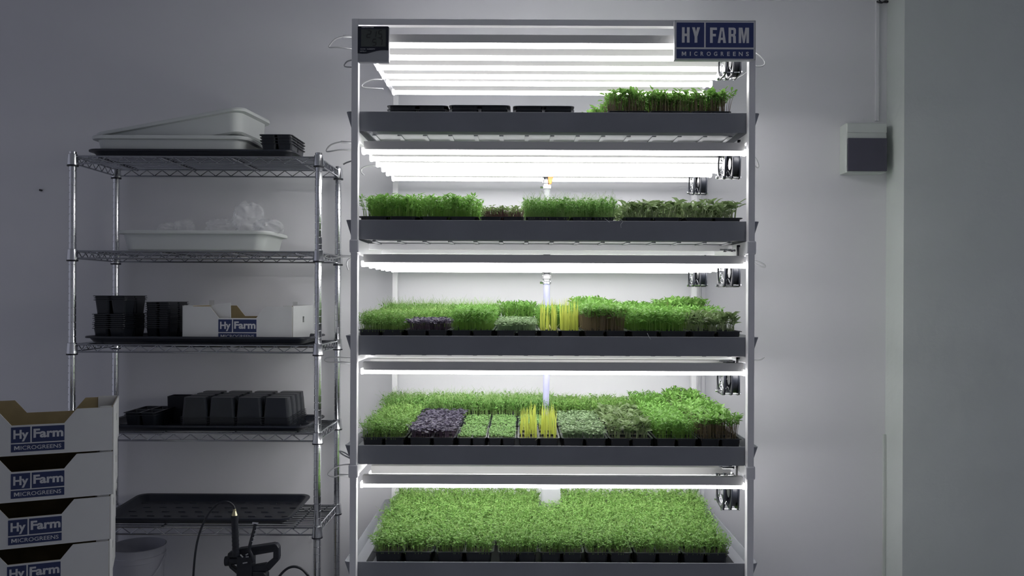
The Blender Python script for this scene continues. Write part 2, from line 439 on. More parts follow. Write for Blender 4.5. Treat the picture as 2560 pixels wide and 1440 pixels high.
def seg7(x0, y0, x1, y1, segs, t=22, sl=18):
    ym = (y0 + y1) / 2
    S = {'a': (x0, y0, x1, y0), 'g': (x0, ym, x1, ym), 'd': (x0, y1, x1, y1), 'f': (x0, y0, x0, ym), 'b': (x1, y0, x1, ym), 'e': (x0, ym, x0, y1), 'c': (x1, ym, x1, y1)}
    for c in segs:
        ax, ay, bx, by = S[c]
        k = lambda y: sl * (y1 - y) / (y1 - y0)
        if ay == by:
            q = [(ax + k(ay) + 8, ay - t / 2), (bx + k(ay) - 8, ay - t / 2), (bx + k(ay) - 8, ay + t / 2), (ax + k(ay) + 8, ay + t / 2)]
        else:
            q = [(ax + k(ay) - t / 2, ay + 8), (ax + k(ay) + t / 2, ay + 8), (ax + k(by) + t / 2, by - 8), (ax + k(by) - t / 2, by - 8)]
        m.prism([(tx(px), tz(py)) for px, py in q], 2.4092, 2.41, 'y')
seg7(520, 405, 620, 598, 'abged', 24); seg7(700, 415, 768, 590, 'bc', 24); seg7(838, 400, 930, 598, 'afgcd', 24)
seg7(672, 640, 768, 822, 'afgcd', 24); seg7(850, 640, 935, 815, 'abc', 24)
m.box(tx(800), tx(815), 2.4092, 2.41, tz(600), tz(585))
seg7(975, 560, 1005, 605, 'afed', 8, 4)
m.build('digits', LCDD, th)
m = MB()
put_text(m, 'TEMPERATURE', tx(365), tz(328), tx(708) - tx(365), tz(300) - tz(328), 2.4102)
put_text(m, 'CLOCK', tx(340), tz(928), tx(490) - tx(340), tz(902) - tz(928), 2.4102)
put_text(m, 'HUMIDITY', tx(525), tz(928), tx(752) - tx(525), tz(902) - tz(928), 2.4102)
put_text(m, 'HTC-1', tx(335), tz(992), tx(500) - tx(335), tz(962) - tz(992), 2.4102)
m.build('lettering', INK, th)

# fans
def ringsq(h, n, x):
    out = []
    for i in range(n):
        a = 2 * PI * i / n; c, s = math.cos(a), math.sin(a); q = h / max(abs(c), abs(s))
        q = min(q, h * 1.30)
        out.append((x, q * c, q * s))
    return out
def ringc(r, n, x): return [(x, r * math.cos(2 * PI * i / n), r * math.sin(2 * PI * i / n)) for i in range(n)]
def make_fan():
    t = thing('ventilation_fan', 'x', 'fan', (0, 0, 0), 'small black fans on the right side of the rack')
    H = .046; n = 32; c = .0125
    MB().loft([ringsq(H, n, -c), ringsq(H, n, -c + .004), ringc(.0435, n, -c + .004), ringc(.0435, n, c - .004), ringsq(H, n, c - .004), ringsq(H, n, c), ringc(.0415, n, c), ringc(.0415, n, -c)], close=True).build('fan_frame', BLACKP, t, smooth=True)
    MB().rod((-.010, 0, 0), (.010, 0, 0), .018, 20).build('hub', BLACKP, t, smooth=True)
    for i in range(7):
        a = 2 * PI * i / 7
        q = []
        for r_ in (.0175, .028, .0395):
            for s_, x_ in ((-.16, -.009), (.5, .009)):
                q.append((x_, r_ * math.cos(a + s_), r_ * math.sin(a + s_)))
        b = MB(); b._add(q + [(x + .0012, y, z) for x, y, z in q], [(0, 1, 3, 2), (2, 3, 5, 4), (6, 8, 9, 7), (8, 10, 11, 9), (0, 2, 8, 6), (2, 4, 10, 8), (1, 7, 9, 3), (3, 9, 11, 5), (4, 5, 11, 10), (0, 6, 7, 1)])
        b.build('blade', BLACKP, t)
    g = MB(); X = -.036
    g.loft([ringsq(H, n, X), ringsq(H, n, X + .005), ringc(.0425, n, X + .005), ringc(.0425, n, X)], close=True)
    g.build('guard_plate', BLACKP, t, smooth=True)
    g = MB()
    for r_ in (.020, .034):
        pts = [(X + .006, r_ * math.cos(2 * PI * i / 24), r_ * math.sin(2 * PI * i / 24)) for i in range(25)]
        g.tube(pts, .0010, 5, sub=1)
    for a in (PI / 4, 3 * PI / 4, 5 * PI / 4, 7 * PI / 4):
        g.tube([(X + .003, .010 * math.cos(a), .010 * math.sin(a)), (X + .003, .054 * math.cos(a), .054 * math.sin(a))], .0013, 5, sub=1)
    for sy in (-1, 1):
        g.tube([(X + .004, sy * .040, -.044), (-.022, sy * .030, -.020), (-.014, sy * .040, -.044)], .0013, 5, sub=3)
    g.build('wire_guard', WIREM, t)
    for sy in (-1, 1):
        for sz in (-1, 1):
            b = MB().rod((X - .004, sy * .040, sz * .040), (.016, sy * .040, sz * .040), .0018, 6)
            b.rod((X - .005, sy * .040, sz * .040), (X, sy * .040, sz * .040), .0042, 8).rod((.0125, sy * .040, sz * .040), (.0165, sy * .040, sz * .040), .0042, 8).rod((-.018, sy * .040, sz * .040), (-.0128, sy * .040, sz * .040), .0038, 8)
            b.build('bolt', CHROME, t)
    return t
fan0 = make_fan(); ff = True
FANS = [(2.5335, 195, 1830, 0), (2.5335, 449, 1829, 1), (2.5335, 719, 1829, 2), (2.5335, 986, 1829, 3), (2.5335, 1267, 1829, 4), (2.98, 488, 1741, 1), (2.98, 718, 1740, 2)]
for (y, pb, pc, k) in FANS:
    p = at(pc, pb, y)
    lab = 'black fan edge-on, %s the lamps above the %s grow tray' % ('right end of' if y < 2.7 else 'at the back of', LVL[k])
    loc = (.6485, y, p.z + .047)
    if ff: fan0.location = loc; fan0['label'] = lab; ff = False
    else: dup(fan0, loc, label=lab, rot=(R(8 if k in (1, 4) else 0), 0, 0))
# strap hangers that hold the fans belong to the rack
for (y, pb, pc, k) in FANS:
    z = at(pc, pb, y).z + .047
    zu = CZ + (TB[k - 1] - .008 if k else LB[0] + LH + .012)
    MB().box(.6625, .6665, y - .006, y + .006, z - .02, zu).box(.6625, .671, y - .006, y + .006, zu - .006, zu).build('fan_bracket', BLACKP, rack)
    if y < 2.7:
        MB().rod((.625, y + .02, zu - .016), (.662, y + .02, zu - .016), .004, 8).rod((.614, y + .02, zu - .013), (.655, y + .02, zu - .013), .0025, 6).build('bracket_screw', CHROME, rack)

# drains under the trays
DX, DY = GX + .0, 2.98
def make_valve(k, tail, orange):
    top = CZ + TB[k]
    v = thing('drain_valve', ('chrome drain valve with orange lever under the top grow tray' if orange else
              'chrome hose clamp and lilac drain hose under the %s grow tray' % LVL[k]), 'valve' if orange else 'drain hose', (DX, DY, top - .1))
    zb = at(1366, 441, DY).z if orange else at(1366, 679, DY).z if k == 1 else top - .04
    MB().lathe([(.013, zb - .010), (.013, top - .004)], 12, (DX, DY)).build('tailpipe', BLACKP, v, smooth=True)
    MB().lathe([(.012, zb - .028), (.017, zb - .026), (.017, zb - .014), (.012, zb - .012), (.012, zb - .006), (.0185, zb - .004), (.0185, zb + .004), (.012, zb + .008)], 12, (DX, DY)).build('coupling', STEELD, v, smooth=True)
    MB().lathe([(.0135, zb - .046), (.0165, zb - .044), (.0165, zb - .036), (.0135, zb - .034), (.0135, zb - .028)], 14, (DX, DY)).rod((DX - .024, DY, zb - .04), (DX - .014, DY, zb - .04), .004, 6).build('clamp', CHROME, v, smooth=True)
    if orange:
        MB().prism([(DX + .002, zb + .006), (DX + .018, zb + .008), (DX + .022, zb - .004), (DX + .015, zb - .030), (DX + .008, zb - .032), (DX + .003, zb - .018)], DY - .022, DY - .012, 'y').build('lever', ORANGE, v, bevel=.002)
    MB().tube([(DX, DY, zb - .034), (DX, DY, zb - .12), (DX - .002, DY, tail)], .0118, 12, sub=4).build('hose', HOSEP if not orange else HOSEG, v, smooth=True)
    return v
make_valve(0, CZ + TT[1] + .01, True)
make_valve(1, CZ + TT[2] + .0, False)
make_valve(2, CZ + TT[3] + .0, False)
a = at(1353, 1222, 3.02); b = at(1401, 1262, 3.02)
one('drain_cover', MB().rrloft([(.072, .06, .008, CZ + TB[4] + .005), (.070, .058, .008, a.z)], cx=(a.x + b.x) / 2, cy=3.05), GREYP, 'white block standing in the gap between the back plants of the lowest tray', 'drain cover', bevel=.003)

a = at(1748, 500, 3.285); b = at(1765, 500, 3.285)
one('cable_duct', MB().box(a.x, a.x + .010, YW - .014, YW, 0, CZ + .75).box(a.x + .012, b.x, YW - .010, YW, 0, CZ + .75), FRAME, 'narrow white duct on the wall behind the rack rear right post', 'cable duct')
for lab, pts in (('pale stray root hanging over the second grow tray, left of two', [(1513, 547), (1518, 551), (1524, 556)]), ('pale forked root hanging over the second grow tray, right of two', [(1550, 547), (1557, 554), (1552, 561), (1553, 570)]),
                 ('pale stray root lying over the middle grow tray front', [(1618, 833), (1622, 841), (1627, 849)])):
    one('plant_root', MB().tube([at(x, y, 2.4535) for x, y in pts], .0007, 5), INK, lab, 'root', 'stray roots on the tray fronts')
# lamp leads outside the posts
def lead(label, pts, Y, r=.0022, plug=None):
    t = thing('power_lead', label, 'cable', tuple(at(pts[0][0], pts[0][1], Y)))
    MB().tube([at(x, y, Y + (q[0] if q else 0)) for x, y, *q in pts], r, 6).build('cord', CABLE, t, smooth=True)
    if plug:
        MB().rod(at(plug[0], plug[1], Y), at(plug[2], plug[3], Y), .0042, 8, .0030).build('plug', CABLE, t)
lead('white lead looping outside the left post level with the thermometer', [(880, 92), (860, 91), (838, 98), (825, 112), (824, 118), (845, 118), (880, 123)], 2.49, plug=(858, 91, 880, 92))
lead('short white lead looping past the left post just below the thermometer', [(880, 150), (868, 154), (861, 163), (866, 167), (884, 168)], 2.445)
lead('faint white lead inside the left post behind the top lamps', [(955, 199), (930, 200), (910, 208), (905, 216), (920, 220), (958, 222)], 2.82)
lead('white lead looping outside the left post under the top grow tray', [(880, 356), (852, 355), (828, 362), (817, 374), (820, 379), (848, 375), (880, 375)], 2.49, plug=(852, 355, 880, 357))
lead('stub of white lead slanting to the left post beside the second lamps', [(858, 411), (868, 406), (886, 400)], 2.445)
lead('faint white lead curling inside the left post behind the second lamps', [(955, 417), (925, 414), (906, 420), (903, 430), (910, 438)], 2.82)
lead('white lead crossing the wire shelving post to the middle lamps', [(880, 641), (850, 641), (825, 636), (812, 641), (822, 647), (840, 645), (855, 640)], 2.55, plug=(852, 641, 880, 641))
lead('thin white lead dropping beside the left post under the middle lamps', [(882, 643), (870, 650), (867, 662), (871, 675)], 2.60)
lead('white lead sticking out of the left post beside the fourth lamps', [(880, 909), (855, 906), (822, 905), (812, 899), (828, 893), (880, 896)], 2.49, plug=(852, 906, 880, 909))
lead('thin white lead trailing beside the left post above the lower sleeve', [(876, 1142), (862, 1132), (850, 1128), (856, 1136), (880, 1148)], 2.445)
lead('white lead looping outside the left post at the lower joint sleeve', [(880, 1160), (850, 1164), (830, 1174), (820, 1186), (835, 1192), (850, 1188), (880, 1188)], 2.49, plug=(850, 1188, 874, 1188))
lead('white lead looping outside the right post below the name sign', [(1880, 131), (1893, 135), (1908, 148), (1912, 160), (1902, 166), (1886, 165)], 2.49)
lead('faint white lead swinging behind the top fan to the right post', [(1800, 196), (1822, 199), (1848, 193), (1868, 180), (1874, 172)], 2.75)
lead('short white lead hanging outside the right post beside the second lamps', [(1878, 388), (1889, 396), (1896, 412), (1894, 419), (1884, 412)], 2.55)
lead('white lead curling outside the right post beside the middle lamps', [(1880, 652), (1897, 655), (1911, 662), (1912, 668), (1900, 665), (1882, 656)], 2.52)
lead('short white lead tip outside the right post beside the fourth lamps', [(1880, 900), (1893, 901), (1903, 899), (1911, 893)], 2.52)

# ------------------------------------------------------------------ cell trays
def cell_tray_mesh(name, w_, d_, h_, nx, ny, gap=.006, taper=.82, lip=.006, invert=False, t=.0009):
    m = MB(); cw, cd = (w_ - 2 * lip - gap * (nx - 1)) / nx, (d_ - 2 * lip - gap * (ny - 1)) / ny
    for i in range(nx):
        for j in range(ny):
            cx = -w_ / 2 + lip + cw / 2 + i * (cw + gap); cy = -d_ / 2 + lip + cd / 2 + j * (cd + gap)
            m.rrloft([(cw * taper, cd * taper, .008, .0), (cw, cd, .006, h_ - .0012), (cw + gap, cd + gap, .002, h_ - .0012), (cw + gap, cd + gap, .002, h_ - .0002),
                      (cw - t, cd - t, .006, h_ - .0002), (cw * taper - t, cd * taper - t, .008, t)], n=2, cx=cx, cy=cy)
    a_, b_ = rr(w_, d_, .012, 3), rr(w_ - 2 * lip + .001, d_ - 2 * lip + .001, .006, 3)
    m.loft([[(x, y, h_ - .002) for x, y in a_], [(x, y, h_) for x, y in a_], [(x, y, h_) for x, y in b_], [(x, y, h_ - .0015) for x, y in b_]], close=True)
    if invert:
        m.v = [(x, -y, h_ - z) for x, y, z in m.v]
    return m.mesh(name, SEEDT)

# ------------------------------------------------------------------ seedlings
def leafm(kind, rgb, isl=.22, tr=.35): return mat(kind, rgb, .5, spec=.25, island=isl, leaf=tr)
def leaf_geo(m, base, d, n, L_, W_, fold=.25, broad=False):
    """leaf from base along d, with face normal n"""
    s = d.cross(n).normalized(); n = s.cross(d).normalized()
    P = lambda a, b, c: base + d * (a * L_) + s * (b * W_) + n * (c * W_)
    if broad:
        m._add([P(0, 0, 0), P(.3, -.42, fold), P(.3, 0, 0), P(.3, .42, fold), P(.68, -.45, fold), P(.68, 0, .05), P(.68, .45, fold), P(1, 0, -.1)],
               [(0, 2, 1), (0, 3, 2), (1, 2, 5, 4), (2, 3, 6, 5), (4, 5, 7), (5, 6, 7)])
    else:
        m._add([P(0, 0, 0), P(.45, -.5, fold), P(.5, 0, 0), P(.45, .5, fold), P(1, 0, -.15)], [(0, 2, 1), (0, 3, 2), (1, 2, 4), (2, 3, 4)])
def stem_geo(m, P, r):
    vs = []; 
    for i, p in enumerate(P):
        q = r * (1 - .35 * i / (len(P) - 1))
        for k in range(3): vs.append(p + Vector((q * math.cos(2.094 * k), q * math.sin(2.094 * k), 0)))
    m._add(vs, [(i * 3 + k, i * 3 + (k + 1) % 3, i * 3 + 3 + (k + 1) % 3, i * 3 + 3 + k) for i in range(len(P) - 1) for k in range(3)])
def rv(rnd, z0, z1):
    a = rnd.uniform(0, 2 * PI); z = rnd.uniform(z0, z1); q = math.sqrt(max(0, 1 - z * z)); return Vector((q * math.cos(a), q * math.sin(a), z))
TW, TD, TH = .14, .222, .0685
KIND = {
 #            n   height  hvar  stem_r lean   leaves (count, L, W, zmin, zmax, broad) tendril
 'pea':    dict(n=470, h=.046, hv=.25, r=.0007, lean=.35, lf=(7, .0095, .0055, -.3, .8, False), td=4, tl=(.008, .020), c=(.17, .33, .075), s=(.30, .46, .14)),
 'tallpea':dict(n=470, h=.050, hv=.22, r=.0007, lean=.32, lf=(7, .0100, .0058, -.3, .9, False), td=6, tl=(.012, .030), c=(.16, .33, .08), s=(.30, .46, .16)),
 'cress':  dict(n=330, h=.056, hv=.20, r=.0008, lean=.16, lf=(5, .0180, .0058, .05, .75, False), td=0, c=(.17, .35, .075), s=(.22, .40, .08)),
 'leafy':  dict(n=250, h=.064, hv=.17, r=.0010, lean=.15, lf=(4, .0240, .0095, -.05, .75, True), td=0, c=(.19, .37, .085), s=(.26, .20, .13), t0=.72),
 'purple': dict(n=300, h=.029, hv=.25, r=.0008, lean=.2, lf=(2, .0165, .0125, -.05, .35, True), td=0, c=(.095, .085, .125), s=(.20, .14, .20)),
 'sage':   dict(n=430, h=.026, hv=.3, r=.0007, lean=.2, lf=(2, .0125, .0085, -.05, .4, True), td=0, c=(.22, .32, .165), s=(.30, .42, .25)),
 'dark':   dict(n=380, h=.029, hv=.3, r=.0009, lean=.25, lf=(2, .0150, .0080, .0, .5, False), td=0, c=(.20, .29, .11), s=(.20, .11, .11)),
 'micro':  dict(n=520, h=.012, hv=.35, r=.0006, lean=.2, lf=(3, .0080, .0050, -.05, .4, True), td=0, c=(.25, .43, .15), s=(.35, .5, .2)),
 'sunflower': dict(n=140, h=.036, hv=.45, r=.0013, lean=.4, lf=(2, .0270, .0160, .15, .85, True), td=0, c=(.15, .22, .09), s=(.38, .46, .25)),
}
def greens(kind, seed, nscale=1.0):
    rnd = random.Random(seed); m = MB(); K = KIND[kind] if kind in KIND else None
    if kind == 'corn':
        for i in range(125):
            x = rnd.uniform(-.062, .062); y = rnd.uniform(-.10, .10)
            if abs(x) < .007: x += .012 * (1 if x > 0 else -1)
            h = rnd.uniform(.050, .100); lean = rv(rnd, 0, 0) * rnd.uniform(0, .012); a = rnd.uniform(0, PI)
            s = Vector((math.cos(a), math.sin(a), 0)); wd = rnd.uniform(.0013, .0024)
            vs = []; 
            for k in range(5):
                t = k / 4; c = Vector((x, y, 0)) + lean * t * t + Vector((0, 0, h * t)); ww = wd * (1 - t ** 3) + .0002
                vs += [c - s * ww, c + s * ww]
            m.cur = 0; m._add(vs, [(2 * k, 2 * k + 1, 2 * k + 3, 2 * k + 2) for k in range(4)])
        for i in range(26):
            x = rnd.uniform(-.066, .066); y = rnd.uniform(-.108, .108); p = Vector((x, y, 0)); d = rv(rnd, .2, .8)
            m.cur = 1; stem_geo(m, [p, p + d * .018, p + d * .034 + Vector((0, 0, -.004))], .0011)
        return m.mesh('shoots', [leafm('yellow_blade', (.50, .56, .11), .2, .45), leafm('pale_root', (.62, .60, .30), .1, .3)])
    for i in range(int(K['n'] * nscale)):
        ex = .067 if K['td'] else .063
        x = rnd.uniform(-ex, ex); y = rnd.uniform(-ex - .041, ex + .041)
        h = K['h'] * (1 + rnd.uniform(-K['hv'], K['hv'] * .6))
        out = Vector((max(0, abs(x) - .045) * (1 if x > 0 else -1), max(0, abs(y) - .085) * (1 if y > 0 else -1), 0)) * (h * 8)
        ln = rv(rnd, 0, 0) * (h * K['lean'] * rnd.random())
        p0 = Vector((x, y, 0)); p1 = p0 + ln * .3 + out * .4 + Vector((0, 0, h * .55)); p2 = p0 + ln + out + Vector((0, 0, h))
        m.cur = 1; stem_geo(m, [p0, p1, p2], K['r'])
        c, L_, W_, z0, z1, br = K['lf']
        m.cur = 0
        for j in range(c):
            t = 1 if (j < 2 or c <= 3) else rnd.uniform(K.get('t0', .45), .95)
            b = p1.lerp(p2, (t - .55) / .45) if t > .55 else p0.lerp(p1, t / .55)
            d = rv(rnd, z0, z1)
            if c <= 3 and j == 1: d = Vector((-pd.x, -pd.y, pd.z)); 
            pd = d
            nn = (Vector((0, 0, 1)) + rv(rnd, -1, 1) * .35).normalized()
            if abs(d.dot(nn)) > .95: nn = Vector((1, 0, 0))
            q = rnd.uniform(.65, 1.15)
            leaf_geo(m, b, d, nn, L_ * q, W_ * q, rnd.uniform(.05, .3), br)
        if K['td'] and rnd.random() < K['td'] * .16:
            m.cur = 1; d = rv(rnd, .5, 1); m_ = rnd.uniform(*K['tl'])
            stem_geo(m, [p2, p2 + d * m_ * .6, p2 + d * m_ + rv(rnd, -.3, .3) * m_ * .4], .00045)
    return m.mesh('shoots', [leafm(kind + '_leaf', K['c']), leafm(kind + '_stem', K['s'], .15, .2)])

TRAYMESH = cell_tray_mesh('tray', TW, TD, TH, 2, 3, taper=.84)
soilm = MB()
for i in range(2):
    for j in range(3):
        cw, cd = (TW - .012 - .006) / 2 - .004, (TD - .012 - .012) / 3 - .004
        cx = -TW / 2 + .006 + (cw + .004) / 2 + i * (cw + .010); cy = -TD / 2 + .006 + (cd + .004) / 2 + j * (cd + .010)
        soilm.box(cx - cw / 2, cx + cw / 2, cy - cd / 2, cy + cd / 2, TH - .014, TH - .006)
SOILMESH = soilm.mesh('growing_medium', SOIL)
GM = {}
DESC = {'pea': ('tray of feathery green shoots', 'seed tray'), 'tallpea': ('tray of wispy green shoots', 'seed tray'), 'cress': ('tray of narrow-leaved green sprouts', 'seed tray'),
        'leafy': ('broad-leaved brown-stemmed sprouts', 'seed tray'), 'purple': ('tray of dark purple leaves', 'seed tray'), 'sage': ('tray of low greyish leaves', 'seed tray'),
        'dark': ('tray of low reddish sprouts', 'seed tray'), 'micro': ('tray of tiny bright sprouts', 'seed tray'), 'sunflower': ('tray of thick-leaved sunflower sprouts', 'seed tray'),
        'corn': ('tray of tall yellow blades', 'seed tray'), None: ('nothing in it', 'seed tray')}
def place_greens(kind, x0, x1, yc, zb, where, level, var=0, hz=1.0):
    key = (kind, var % 2)
    if key not in GM: 
        GM[key] = greens(kind, hash(str(kind)) % 1 + 17 * (var % 2) + len(str(kind)) * 5)
    t = thing('seed_tray', '%s, %s of %s grow level' % (DESC[kind][0], where, level), 'seed tray', ((x0 + x1) / 2, yc, zb), 'planted black seed trays on the grow rack')
    t.scale = ((x1 - x0) / TW, 1, 1)
    if var % 4 >= 2: t.rotation_euler = (0, 0, PI)
    for nm, me in (('tray_body', TRAYMESH), ('growing_medium', SOILMESH)):
        o = bpy.data.objects.new(nm, me); COL.objects.link(o); o.parent = t
    o = bpy.data.objects.new('shoots', GM[key]); COL.objects.link(o); o.parent = t; o.location = (0, 0, TH - .007); o['kind'] = 'stuff'; o.scale = (1, 1, hz)
    return t
ROWY = [2.612, 2.838, 3.064]
def px2x(px, Y=2.502): return (px - VX) * Y / F
HZ = {(1, 0): 1.14, (1, 1): 1.12, (2, 0): 1.1, (2, 1): 1.16, (2, 2): 1.34, (3, 2): 1.14}
def row_of(k, row, cols):
    nm = ['front row', 'middle row', 'back row'][row]
    zb = CZ + TB[k] + .0042
    n = len(cols)
    for i, (a_, b_, kind) in enumerate(cols):
        side = ORD[i] + ' from left' if i < (n + 1) // 2 else (ORD[n - 1 - i] + ' from right' if i < n - 1 else 'rightmost')
        if i == 0: side = 'leftmost'
        place_greens(kind, a_, b_, ROWY[row], zb, '%s %s' % (nm, side), LVL[k], var=i + row * 2 + k, hz=HZ.get((k, row), 1.0))
def cols_px(edges, kinds, Y=2.502):
    return [(px2x(a_, Y) , px2x(b_, Y), kd) for (a_, b_), kd in zip(edges, kinds)]
# top level: one long leafy bed of three trays at the right
E1 = [(1517, 1620), (1622, 1725), (1727, 1828)]
row_of(0, 0, cols_px(E1, ['leafy'] * 3))
row_of(0, 1, cols_px([(1490, 1600), (1602, 1712), (1714, 1815)], ['leafy'] * 3))
# second level
E2 = [(893, 1045), (1047, 1195), (1198, 1311), (1313, 1423), (1426, 1538), (1558, 1706), (1709, 1858)]
row_of(1, 0, cols_px(E2, ['cress', 'cress', 'dark', 'tallpea', 'tallpea', 'sunflower', 'sunflower']))
row_of(1, 1, cols_px(E2, ['cress', 'cress', 'dark', 'tallpea', 'tallpea', 'sunflower', 'sunflower']))
# middle level
E3 = [(893, 1010), (1013, 1122), (1124, 1235), (1238, 1345), (1347, 1455), (1458, 1570), (1573, 1724), (1727, 1858)]
row_of(2, 0, cols_px(E3, ['pea', 'purple', 'cress', 'sage', 'corn', 'leafy', 'cress', 'sunflower']))
row_of(2, 1, cols_px(E3, ['pea', 'pea', 'cress', 'sage', 'cress', 'leafy', 'cress', 'cress']))
row_of(2, 2, cols_px(E3, ['tallpea', 'tallpea', 'tallpea', 'cress', 'pea', 'leafy', 'cress', 'leafy']))
# fourth level
E4 = [(903, 1016), (1020, 1141), (1143, 1218), (1220, 1292), (1295, 1402), (1405, 1522), (1524, 1636), (1640, 1748), (1751, 1858)]
row_of(3, 0, cols_px(E4, ['pea', 'purple', 'micro', 'micro', 'corn', 'sage', 'sunflower', 'cress', 'leafy']))
row_of(3, 1, cols_px(E4, ['pea', 'purple', 'micro', 'micro', 'micro', 'sage', 'sunflower', 'cress', 'leafy']))
row_of(3, 2, cols_px([(896, 1030), (1033, 1155), (1158, 1280), (1283, 1400), (1403, 1520), (1523, 1636), (1640, 1748), (1751, 1850)], ['tallpea', 'tallpea', 'tallpea', 'tallpea', 'pea', 'pea', 'cress', 'leafy']))
# lowest level
E5 = [(936, 1088), (1090, 1238), (1247, 1347), (1350, 1463), (1466, 1583), (1587, 1703), (1705, 1824)]
row_of(4, 0, cols_px(E5, ['pea'] * 7, 2.52))
row_of(4, 1, cols_px([(925, 1078), (1080, 1230), (1233, 1345), (1348, 1463), (1466, 1585), (1588, 1706), (1708, 1832)], ['pea'] * 7, 2.52))
row_of(4, 2, [(-.455, -.325, 'pea'), (-.323, -.192, 'pea'), (-.190, -.060, 'pea'), (-.058, .072, 'pea'), (.158, .328, 'pea'), (.330, .498, 'pea'), (.500, .668, 'pea')])

# empty seed trays on the top level, tipped up towards the front
etm = cell_tray_mesh('empty_tray', .118, .188, .070, 2, 3, taper=.9)
def empty_tray(loc, rot, label, group='empty black seed trays', me=None):
    o = bpy.data.objects.new('empty_seed_tray', me or etm); COL.objects.link(o); o.location = loc; o.rotation_euler = rot
    return tag(o, label, 'seed tray', group)
zb = CZ + TB[0] + .0045
for i, (a_, b_, dz) in enumerate(((965, 1118, 0), (1120, 1274, .0015), (1280, 1434, 0))):
    xa, xb = px2x(a_, 2.52), px2x(b_, 2.52)
    wh = ['leftmost', 'middle', 'rightmost'][i]
    for j in range(2):
        o = empty_tray(((xa + xb) / 2, 2.607, zb + .0035 + (0.0 if j else .0115) + dz), (0, 0, 0), '%s empty black seed tray of the %s nested pair, top grow level' % ('lower' if j else 'upper', wh))
        o.scale = ((xb - xa) / .118, 1, 1)
m = MB().rrloft([(.50, .16, .01, zb), (.505, .165, .01, zb + .003)], cx=px2x(1200, 2.6), cy=2.61)
one('spare_tray_sheet', m, BLACKT, 'flat black liner under the empty seed trays on the top grow level', 'liner')

# ------------------------------------------------------------------ chrome wire shelving
WX0, WX1, WY0, WY1 = -1.5815, -0.7125, 2.93, 3.245
SHZ = [CZ + .484, CZ + .149, CZ - .1815, CZ - .4938, CZ - .825]
ws = thing('wire_shelving', 'chrome wire shelving unit with five shelves standing against the back wall', 'shelving', ((WX0 + WX1) / 2, (WY0 + WY1) / 2, 0))
for x in (WX0, WX1):
    for y in (WY0, WY1):
        prof = [(.008, 0), (.016, .002), (.016, .012), (.006, .014), (.006, .03), (.0127, .032)]
        z = .045; top = SHZ[0] + .016
        while z < top - .004:
            prof += [(.0127, z - .0016), (.0106, z - .0009), (.0106, z + .0009), (.0127, z + .0016)]; z += .0254
        prof += [(.0127, top - .001), (.0118, top)]
        MB().lathe(prof, 16, (x, y)).build('post', CHROME, ws, smooth=True)
def zig(m, a, b, zt, zb, pitch, r=.0016):
    a, b = Vector(a), Vector(b); L_ = (b - a).length; n = max(2, round(L_ / (pitch / 2))); 
    P = [a.lerp(b, i / n) + Vector((0, 0, (zt if i % 2 else zb))) for i in range(n + 1)]
    for p, q in zip(P, P[1:]): m.rod(p, q, r, 5)
for k, z in enumerate(SHZ):
    sh = MB()
    for y in (WY0, WY1):
        sh.rod((WX0 + .012, y, z), (WX1 - .012, y, z), .0030, 8).rod((WX0 + .012, y, z - .025), (WX1 - .012, y, z - .025), .0030, 8)
        zig(sh, (WX0 + .03, y, 0), (WX1 - .03, y, 0), z - .002, z - .023, .060)
    for x in (WX0, WX1):
        sh.rod((x, WY0 + .012, z), (x, WY1 - .012, z), .0030, 8).rod((x, WY0 + .012, z - .025), (x, WY1 - .012, z - .025), .0030, 8)
        zig(sh, (x, WY0 + .02, 0), (x, WY1 - .02, 0), z - .002, z - .023, .045)
    o = sh.build('shelf_truss', WIREM, ws, smooth=True)
    sl = MB()
    n = 13
    for i in range(1, n): 
        y = WY0 + (WY1 - WY0) * i / n
        sl.rod((WX0 + .003, y, z + .0008), (WX1 - .003, y, z + .0008), .0020, 6)
    sl.build('wire_deck', WIREM, ws, smooth=True)
    cr = MB()
    for x in (WX0 + .085, -1.27, -1.02, WX1 - .085):
        cr.rod((x, WY0 + .003, z - .004), (x, WY1 - .003, z - .004), .0034, 8)
    cr.build('cross_wires', WIREM, ws, smooth=True)
    for x in (WX0, WX1):
        for y in (WY0, WY1):
            c = MB().lathe([(.0185, z - .031), (.0185, z - .026), (.0160, z + .006), (.0132, z + .008)], 16, (x, y)).build('corner_collar', CHROME, ws, smooth=True)
            MB().lathe([(.0140, z - .037), (.0190, z - .036), (.0190, z - .031), (.0140, z - .0305)], 16, (x, y)).build('clip_ring', BLACKP, c, smooth=True)

